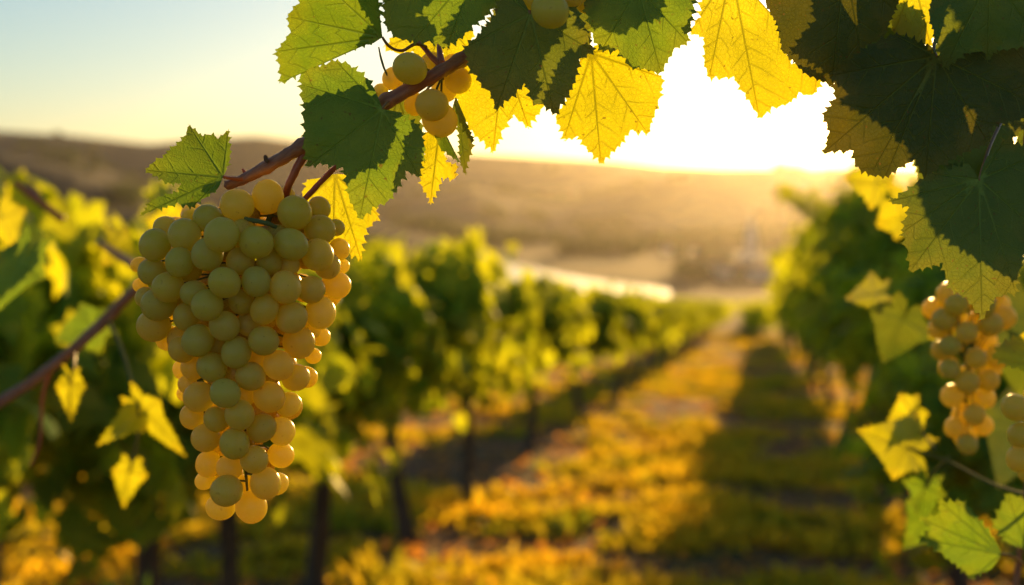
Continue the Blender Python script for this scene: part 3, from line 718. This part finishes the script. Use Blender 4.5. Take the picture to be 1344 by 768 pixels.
hero_leaf((1229,74), [(1222,60),(1197,50),(1174,46,v),(1151,56),(1131,68),(1096,98,v),(1099,126),(1083,149),(1092,170),(1084,198,v),(1121,195),(1128,217),(1145,226,v),(1164,228,v),(1181,218),(1201,206),(1215,232,v),(1234,215),(1263,198),(1296,186,v),(1302,164),(1329,157),(1368,142,v),(1372,90),(1340,62,v),(1280,66)], .77, (0,-.00005), .004, .003, 'leaf_deep_shade', 23, **RB, scale=1.03,
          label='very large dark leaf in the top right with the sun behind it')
hero_leaf((1300,-30), [(1260,-50),(1228,-30,v),(1219,22),(1227,50),(1240,90,v),(1257,79),(1273,66),(1285,53),(1296,80,v),(1310,63),(1321,46),(1339,54),(1372,60,v),(1385,10),(1360,-45,v)], .755, (0,0), .004, .002, 'leaf_shaded', 24, **RB,
          label='green leaf at the very top right corner')
hero_leaf((1200,-25), [(1165,-20,v),(1168,18),(1173,44,v),(1195,50),(1222,62,v),(1234,30),(1240,-20,v)], .85, (0,0), .003, .003, 'leaf_sunlit', 25, **RB)
hero_leaf((1285,236), [(1270,214),(1240,222),(1221,228,v),(1198,243),(1168,264,v),(1192,272),(1184,305,v),(1190,330),(1194,357,v),(1217,352),(1235,346),(1246,380),(1268,391),(1289,420,v),(1307,391),(1334,385,v),(1339,356),(1346,325),(1372,312,v),(1378,260),(1368,200,v),(1320,182,v),(1296,205)], .765, (.0001,-.0001), .004, .0025, 'leaf_shaded', 26, **RB,
          label='large dark green leaf at the right edge above the blurred grapes')
stem('petiole', [(1285,236,.765,1.8),(1290,220,.78,2.2),(1300,190,.80,2.4),(1320,150,.83,2.6),(1350,110,.86,3)], M['petiole'], vr, 8)
stem('petiole', [(1229,74,.77,1.8),(1226,60,.78,2.2),(1235,20,.80,2.4),(1240,-40,.82,2.6)], M['petiole'], vr, 8)
# mostly hidden leaves added behind them as sun blockers
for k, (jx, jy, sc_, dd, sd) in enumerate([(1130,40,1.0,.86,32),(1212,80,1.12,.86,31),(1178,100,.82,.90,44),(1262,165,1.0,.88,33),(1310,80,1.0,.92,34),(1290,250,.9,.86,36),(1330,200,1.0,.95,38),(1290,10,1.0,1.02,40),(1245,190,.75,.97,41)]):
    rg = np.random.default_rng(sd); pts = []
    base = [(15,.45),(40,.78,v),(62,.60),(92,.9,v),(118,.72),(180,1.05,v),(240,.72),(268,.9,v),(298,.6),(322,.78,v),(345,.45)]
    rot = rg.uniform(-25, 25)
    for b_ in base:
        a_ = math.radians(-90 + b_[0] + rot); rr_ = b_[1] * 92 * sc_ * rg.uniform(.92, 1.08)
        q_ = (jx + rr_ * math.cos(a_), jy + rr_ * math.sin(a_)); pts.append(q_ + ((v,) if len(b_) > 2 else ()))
    hero_leaf((jx, jy), pts, dd, (rg.normal(0, .0001), rg.normal(0, .0001)), .004, .003, 'leaf_shaded', sd, **RB)

# ------------------------------------------------------------------ grapes
def uv_sphere(nu=28, nv=18):
    V = [(0, 0, 1)]; F = []
    for j in range(1, nv):
        ph = math.pi * j / nv
        for i in range(nu):
            th = 2 * math.pi * i / nu; V.append((math.sin(ph) * math.cos(th), math.sin(ph) * math.sin(th), math.cos(ph)))
    V.append((0, 0, -1))
    for i in range(nu): F.append((0, 1 + i, 1 + (i + 1) % nu))
    for j in range(nv - 2):
        for i in range(nu):
            a = 1 + j * nu + i; b = 1 + j * nu + (i + 1) % nu; F.append((a, a + nu, b + nu, b))
    l = len(V) - 1; o = 1 + (nv - 2) * nu
    for i in range(nu): F.append((l, o + (i + 1) % nu, o + i))
    return np.array(V), F
SV, SF = uv_sphere()
def lumpy(k):
    r_ = np.random.default_rng(k); d_ = r_.normal(0, 1, (4, 3)); d_ /= np.linalg.norm(d_, axis=1, keepdims=True)
    f_ = 1 + sum(a_ * (SV @ q_) ** 2 for a_, q_ in zip((.05, -.06, .04, -.03), d_)); f_ = f_ - .03 * np.exp(-((SV[:, 2] + 1) / .05) ** 2)
    return mesh('berry', SV * (f_ / f_.mean())[:, None], SF, M['berry'])
BERRIES = [lumpy(k) for k in range(6)]
SV2, SF2 = uv_sphere(14, 9)
BERRY_LOW = mesh('berry', SV2, SF2, M['berry'])
def berry(parent, c, r, rng, axis_out, me=None):
    o = link('berry', me or BERRIES[int(rng.integers(6))], parent); o.location = Vector(c) - parent.location
    dirv = Vector(axis_out) + Vector(rng.normal(0, .55, 3)); dirv.normalize()
    o.rotation_mode = 'QUATERNION'; o.rotation_quaternion = (-dirv).to_track_quat('Z', 'Y')
    k = rng.uniform(.97, 1.03); o.scale = (r * k, r * rng.uniform(.97, 1.02), r * rng.uniform(1.0, 1.07)); return o

S = 2.56
top = [(516,252,55,0),(413,280,58,-1),(316,325,50,1),(361,379,59,-1),(606,305,60,-1),(477,405,58,-1),(594,411,58,-1),(683,447,55,0),(691,362,52,1),(688,290,40,2),(578,245,28,3),(745,355,30,2),(756,428,36,2),
 (236,380,54,0),(313,445,56,0),(173,355,40,2),(256,320,30,2),(137,413,54,0),(219,472,50,-1),(127,503,47,1),(84,480,28,2),(88,550,26,3),(181,556,53,0),(150,612,58,1),(105,590,34,2),(424,467,48,1),(370,540,54,0),(477,537,50,0),
 (575,556,55,-1),(312,616,54,0),(268,575,46,2),(662,564,46,1),(745,549,48,1),(715,482,45,2),(764,485,26,3),(505,630,50,0),(428,605,46,2),(596,658,53,0),(693,641,54,1),(370,686,52,0),(280,735,54,0),(240,655,44,2),(133,684,55,1),(178,725,42,2),
 (502,735,53,0),(620,740,54,1),(690,720,36,2),(450,680,40,2),(520,470,42,2),(585,480,38,2),(655,690,42,2)]
bot = [(410,160,51,0),(227,150,45,1),(265,210,42,2),(328,210,52,-1),(228,218,32,2),(458,240,50,0),(552,203,52,0),(668,172,28,3),(610,245,46,1),(643,243,40,2),(372,297,51,-1),(285,310,52,0),(248,268,34,2),(520,310,55,-1),(585,335,42,1),(236,300,26,3),
 (421,370,52,-1),(342,385,42,1),(262,375,43,1),(495,415,50,0),(562,425,47,1),(307,447,49,0),(404,467,51,-1),(470,520,50,0),(560,505,45,1),(316,535,44,1),(386,548,44,1),(305,590,34,2),(377,625,54,-1),(508,600,54,-1),(548,602,38,2),(357,680,48,1),(460,680,54,0),(440,610,38,2),(440,305,38,2),(485,185,40,2),(345,130,42,2)]
raw = [(150 + x / S, 160 + y / S, r / S, b) for x, y, r, b in top] + [(150 + x / S, 400 + y / S, r / S, b) for x, y, r, b in bot]
DB = .80
def edges(y):   # left and right silhouette of the bunch
    ys = [232,270,300,340,380,420,450,480,520,560,600,640,686]
    xl = [330,240,195,180,178,180,205,225,236,240,256,262,300]; xr = [380,425,450,458,460,445,425,415,410,398,390,377,345]
    return np.interp(y, ys, xl), np.interp(y, ys, xr)
B = []
for x, y, r, b in raw:
    xl, xr = edges(y); c = (xl + xr) / 2; hw = max(12, (xr - xl) / 2 - 20)
    u = np.clip((x - c) / hw, -.98, .98)
    dz = -math.sqrt(1 - u * u) * hw * .85
    if b > 0: dz += 12 * b
    if b < 0: dz -= 4
    B.append([x, y, r, DB + dz * DB / FPX])
B = np.array(B); PX = DB / FPX
for it in range(60):
    moved = False
    for i in range(len(B)):
        for j in range(i + 1, len(B)):
            dx = (B[i, 0] - B[j, 0]) * PX; dy = (B[i, 1] - B[j, 1]) * PX; R2 = (B[i, 2] + B[j, 2]) * PX * .975
            h2 = dx * dx + dy * dy
            if h2 >= R2 * R2: continue
            need = math.sqrt(R2 * R2 - h2); dz = B[i, 3] - B[j, 3]
            if abs(dz) < need:
                s = 1 if dz > 0 else -1; k = (need - abs(dz)) * .5 * .5
                B[i, 3] += s * k; B[j, 3] -= s * k; moved = True
    if not moved: break
B[:, 3] = np.clip(B[:, 3], DB - .075, DB + .05)
axis0 = P(345, 240, DB)
bunch = empty('grape_bunch', axis0); tag(bunch, 'big hanging bunch of pale green and golden grapes in sharp focus', 'grape bunch')
rng = np.random.default_rng(77)
for x, y, r, d in B:
    c = P(x, y, d); ctr = P((edges(y)[0] + edges(y)[1]) / 2, y - 10, DB + .01)
    o = c - ctr; o[2] -= .012; o /= np.linalg.norm(o)
    berry(bunch, c, r * d / FPX, rng, o)
# inner and rear grapes of the bunch, mostly hidden by the front ones
pts = [np.array([*P(x, y, d), r * d / FPX]) for x, y, r, d in B]; extra = []
for k in range(9000):
    y = rng.uniform(262, 668); xl, xr = edges(y); c = (xl + xr) / 2; hw = (xr - xl) / 2 - 21
    if hw < 6: continue
    x = c + rng.uniform(-1, 1) * hw * .96
    u = (x - c) / hw; zz = rng.uniform(-.75, 1.0) * math.sqrt(max(0, 1 - u * u)) * hw
    d = DB + zz * PX; p = P(x, y, d); r = rng.uniform(17.5, 20.5) * PX
    if all(np.linalg.norm(p - q[:3]) > (r + q[3]) * .93 for q in pts):
        q = np.array([*p, r]); pts.append(q); extra.append(q)
V = np.concatenate([SV2 * q[3] + (q[:3] - axis0) for q in extra]); F = [tuple(i + k * len(SV2) for i in f) for k in range(len(extra)) for f in SF2]
tag(link('inner_berries', mesh('inner_berries', V, F, M['berry']), bunch), kind='stuff')
V, F = [], []
sp = [(362,262,DB-.0,3.5),(350,300,DB,4),(338,360,DB,4),(330,440,DB,3.5),(325,520,DB,3),(322,600,DB,2.2),(325,650,DB,1.5)]
pth = smooth_path(sp, 5); tube_geo([Vector(P(*c[:3]) - axis0) for c in pth], [c[3] * PX for c in pth], 8, V, F, .1)
for i, (x, y, r, d) in enumerate(B):
    t = min(range(len(pth)), key=lambda k: abs(pth[k][1] - (y - 16))); a = P(*pth[t][:3]) - axis0; b_ = P(x, y, d) - axis0; mid = (a + b_) / 2 + np.array([0, 0, .003])
    tube_geo([Vector(q) for q in (a, mid, a + (b_ - a) * .97)], [1.6 * PX, 1.4 * PX, 1.6 * PX], 6, V, F, .05)
link('stalk', mesh('stalk', V, F, M['rachis']), bunch)
stem('stalk', [(322,287,.766,2.5),(336,290,.760,3.2),(350,293,.760,3.2),(362,298,.766,2.6)], M['rachis'], bunch, 8)

def small_bunch(berries, loc, label, cat='grape bunch', me=None, tail=None, group=None):
    r0 = empty('grape_bunch', loc); tag(r0, label, cat, group)
    ctr = np.mean([P(*b[:3]) for b in berries], 0)
    V, F = [], []
    for (x, y, d, r) in berries:
        c = P(x, y, d); o = c - ctr; nn = np.linalg.norm(o); o = o / nn if nn > 0 else np.array([0, 0, -1.])
        berry(r0, c, r * d / FPX, rng, o + np.array([0, -.2, -.3]), me)
        a = (P(*tail) if tail else ctr) - np.array(loc); b_ = c - np.array(loc)
        tube_geo([Vector(a), Vector((a + b_) / 2 + np.array([0, .004, .002])), Vector(b_)], [1.6 * PX] * 3, 6, V, F)
    link('stalk', mesh('stalk', V, F, M['rachis']), r0); return r0
small_bunch([(538,90,.768,22.5),(516,103,.795,14.5),(500,121,.805,11.5),(567,138,.772,22),(577,157,.785,24),(601,105,.80,18.5),(566,84,.81,16),(584,116,.81,18),(545,137,.80,15),(594,86,.82,15)],
            P(580, 95, .79), 'small cluster of golden grapes tucked round the cane at the top', tail=(580,100,.79))
small_bunch([(722,14,.738,24),(772,0,.79,18),(748,-8,.77,20),(697,-4,.775,17),(735,-26,.76,20)],
            P(735, -15, .77), 'few dull grapes at the top edge in front of the large dark leaf', tail=(738,-20,.79))
def cone_bunch(cx, cyt, cyb, hw, d, rpx, n, label, seed):
    rg = np.random.default_rng(seed); bs = []
    for k in range(6000):
        y = rg.uniform(cyt, cyb); t = (y - cyt) / (cyb - cyt); h = hw * (1 - .62 * t ** 1.2) * (min(1, t * 5 + .45)) - rpx * .6
        a = rg.uniform(0, 2 * math.pi); k_ = rg.uniform(.75, 1)
        x = cx + math.cos(a) * h * k_; dd = d + math.sin(a) * h * k_ * d / FPX; r = rpx * rg.uniform(.88, 1.08)
        p = P(x, y, dd)
        if all(np.linalg.norm(p - P(*b[:3])) > (r + b[3]) * d / FPX * .92 for b in bs): bs.append((x, y, dd, r))
        if len(bs) >= n: break
    return small_bunch(bs, P(cx, cyt - 10, d), label, me=BERRY_LOW, tail=(cx, (cyt + cyb) / 2, d))
cone_bunch(1272, 378, 585, 62, 1.22, 15.5, 78, 'blurred bunch of dusky grapes below the large leaf at the right edge', 5)
small_bunch([(1333,535,1.0,18),(1339,571,1.0,16.5),(1337,602,1.0,16.5),(1362,552,1.0,17),(1364,588,1.0,17),(1360,520,1.02,17),(1352,618,1.01,16),(1385,560,1.03,17),(1380,600,1.03,17)],
            P(1362, 510, 1.0), 'few grapes cut by the right edge of the picture with one golden berry', tail=(1368,560,1.02))

# ------------------------------------------------------------------ blurred shoots near the camera, right and left
def ring_leaf(cx, cy_, size, rot, d, parent, seed, mt, sq=.9):
    rg = np.random.default_rng(seed); pts = []
    for b_ in [(12,.42),(38,.74,v),(60,.58),(92,.88,v),(120,.66),(180,1.1,v),(240,.66),(268,.88,v),(300,.58),(322,.74,v),(348,.42)]:
        a_ = math.radians(b_[0]); rr_ = b_[1] * size * rg.uniform(.9, 1.1)
        x_, y_ = rr_ * math.sin(a_) * sq, -rr_ * math.cos(a_); c_, s_ = math.cos(math.radians(rot)), math.sin(math.radians(rot))
        pts.append((cx + x_ * c_ - y_ * s_, cy_ + x_ * s_ + y_ * c_) + ((v,) if len(b_) > 2 else ()))
    return hero_leaf((cx, cy_), pts, d, (rg.normal(0, .0005), rg.normal(0, .0005)), .008, .006, mt, seed, parent=parent, tooth=2.4)
rs_ = empty('vine_shoot', P(1345, 620, 1.25)); tag(rs_, 'leafy shoot with bright yellow green leaves low at the right edge', 'vine shoot')
stem('cane', [(1362,520,1.1,4),(1350,620,1.15,4),(1342,700,1.15,4),(1330,790,1.15,4)], M['cane'], rs_, 10)
hero_leaf((1315,727), [(1303,703),(1286,682),(1265,657,v),(1232,657,v),(1234,674),(1207,680,v),(1222,694),(1206,707,v),(1236,727),(1253,740),(1275,760,v),(1300,748)], 1.05, (0,0), .006, .004, 'leaf', 51, parent=rs_,
          label='yellow green lobed leaf in the lower right corner')
hero_leaf((1348,722), [(1320,712),(1302,690,v),(1322,648,v),(1345,655),(1382,660,v),(1392,720,v),(1370,745)], 1.12, (0,0), .006, .004, 'leaf', 52, parent=rs_)
hero_leaf((1368,482), [(1345,486),(1318,480),(1302,469,v),(1313,450),(1334,440,v),(1372,436,v),(1395,460)], 1.0, (0,0), .006, .004, 'leaf_sunlit', 53, parent=rs_)
stem('shoot', [(1348,650,1.15,2.2),(1300,634,1.25,2.0),(1245,606,1.35,1.8),(1192,588,1.4,2)], M['rachis'], rs_, 8)
stem('shoot', [(1245,600,1.35,2.2),(1228,618,1.38,2),(1215,640,1.4,1.6)], M['rachis'], rs_, 8)
stem('shoot', [(1228,590,1.36,2),(1208,565,1.42,1.8),(1196,540,1.45,1.4)], M['rachis'], rs_, 8)
stem('petiole', [(1315,727,1.05,1.8),(1328,730,1.08,2.2),(1342,740,1.14,2.4)], M['petiole'], rs_, 8)
for (x, y, s_, r_, d, sd, mt) in [(1240,440,30,-60,1.25,54,'leaf_sunlit'),(1190,588,60,110,1.4,55,'leaf_sunlit'),(1196,540,36,60,1.45,56,'leaf_sunlit'),
        (1215,640,38,20,1.4,59,'leaf'),(1185,420,56,25,1.5,60,'leaf_shaded'),(1150,385,34,80,1.5,61,'leaf_sunlit'),
        (1330,420,80,-30,1.5,64,'leaf_shaded'),(1220,680,50,40,1.5,67,'leaf'),
        (1350,470,64,0,1.5,69,'leaf_shaded'),(1340,560,80,20,1.6,70,'leaf_shaded'),(1150,240,44,100,1.5,71,'leaf_sunlit'),(1185,285,50,160,1.6,72,'leaf_sunlit')]:
    ring_leaf(x, y, s_, r_, d, rs_, sd, mt)
ls = empty('vine_shoot', P(60, 470, 1.5)); tag(ls, 'long bare brown cane slanting across the left edge behind the grape bunch', 'vine shoot')
stem('cane', [(-40,552,1.45,7.5),(0,528,1.45,7.5),(50,495,1.47,7),(100,455,1.48,7),(140,418,1.5,7.5),(180,378,1.5,6.5),(240,330,1.52,6),(300,300,1.55,5)], M['cane'], ls, 12)
stem('cane', [(20,240,2.0,4),(48,262,2.0,5),(82,288,2.0,5)], M['cane2'], ls, 8)
stem('cane', [(130,318,1.8,4),(155,335,1.75,5),(185,355,1.7,5)], M['cane'], ls, 8)
stem('shoot', [(70,480,1.5,2.5),(56,520,1.5,2.5),(52,580,1.5,2),(40,612,1.5,2)], M['cane2'], ls, 8)
stem('shoot', [(140,418,1.5,3),(158,455,1.48,2.8),(172,500,1.46,2.4),(182,540,1.45,2),(178,585,1.52,1.6),(170,620,1.6,1.2)], M['rachis'], ls, 8)
stem('petiole', [(98,457,1.48,2.2),(97,480,1.46,1.8),(93,505,1.45,1.4)], M['petiole'], ls, 8)
for (x, y, s_, r_, d, sd, mt, sq) in [(178,545,58,52,1.45,81,'leaf_sunlit',.45),(190,540,66,-42,1.45,82,'leaf_sunlit',.40),(93,505,46,0,1.45,83,'leaf_sunlit',.5),(28,345,80,30,1.4,84,'leaf',.5),
        (170,620,40,10,1.6,86,'leaf_sunlit',.7),(120,430,50,70,1.7,87,'leaf',.8),(2,285,46,-20,1.8,88,'leaf_sunlit',.8),(222,292,40,10,1.7,89,'leaf_sunlit',.8),(150,322,40,-60,1.8,90,'leaf_sunlit',.8)]:
    ring_leaf(x, y, s_, r_, d, ls, sd, mt, sq)
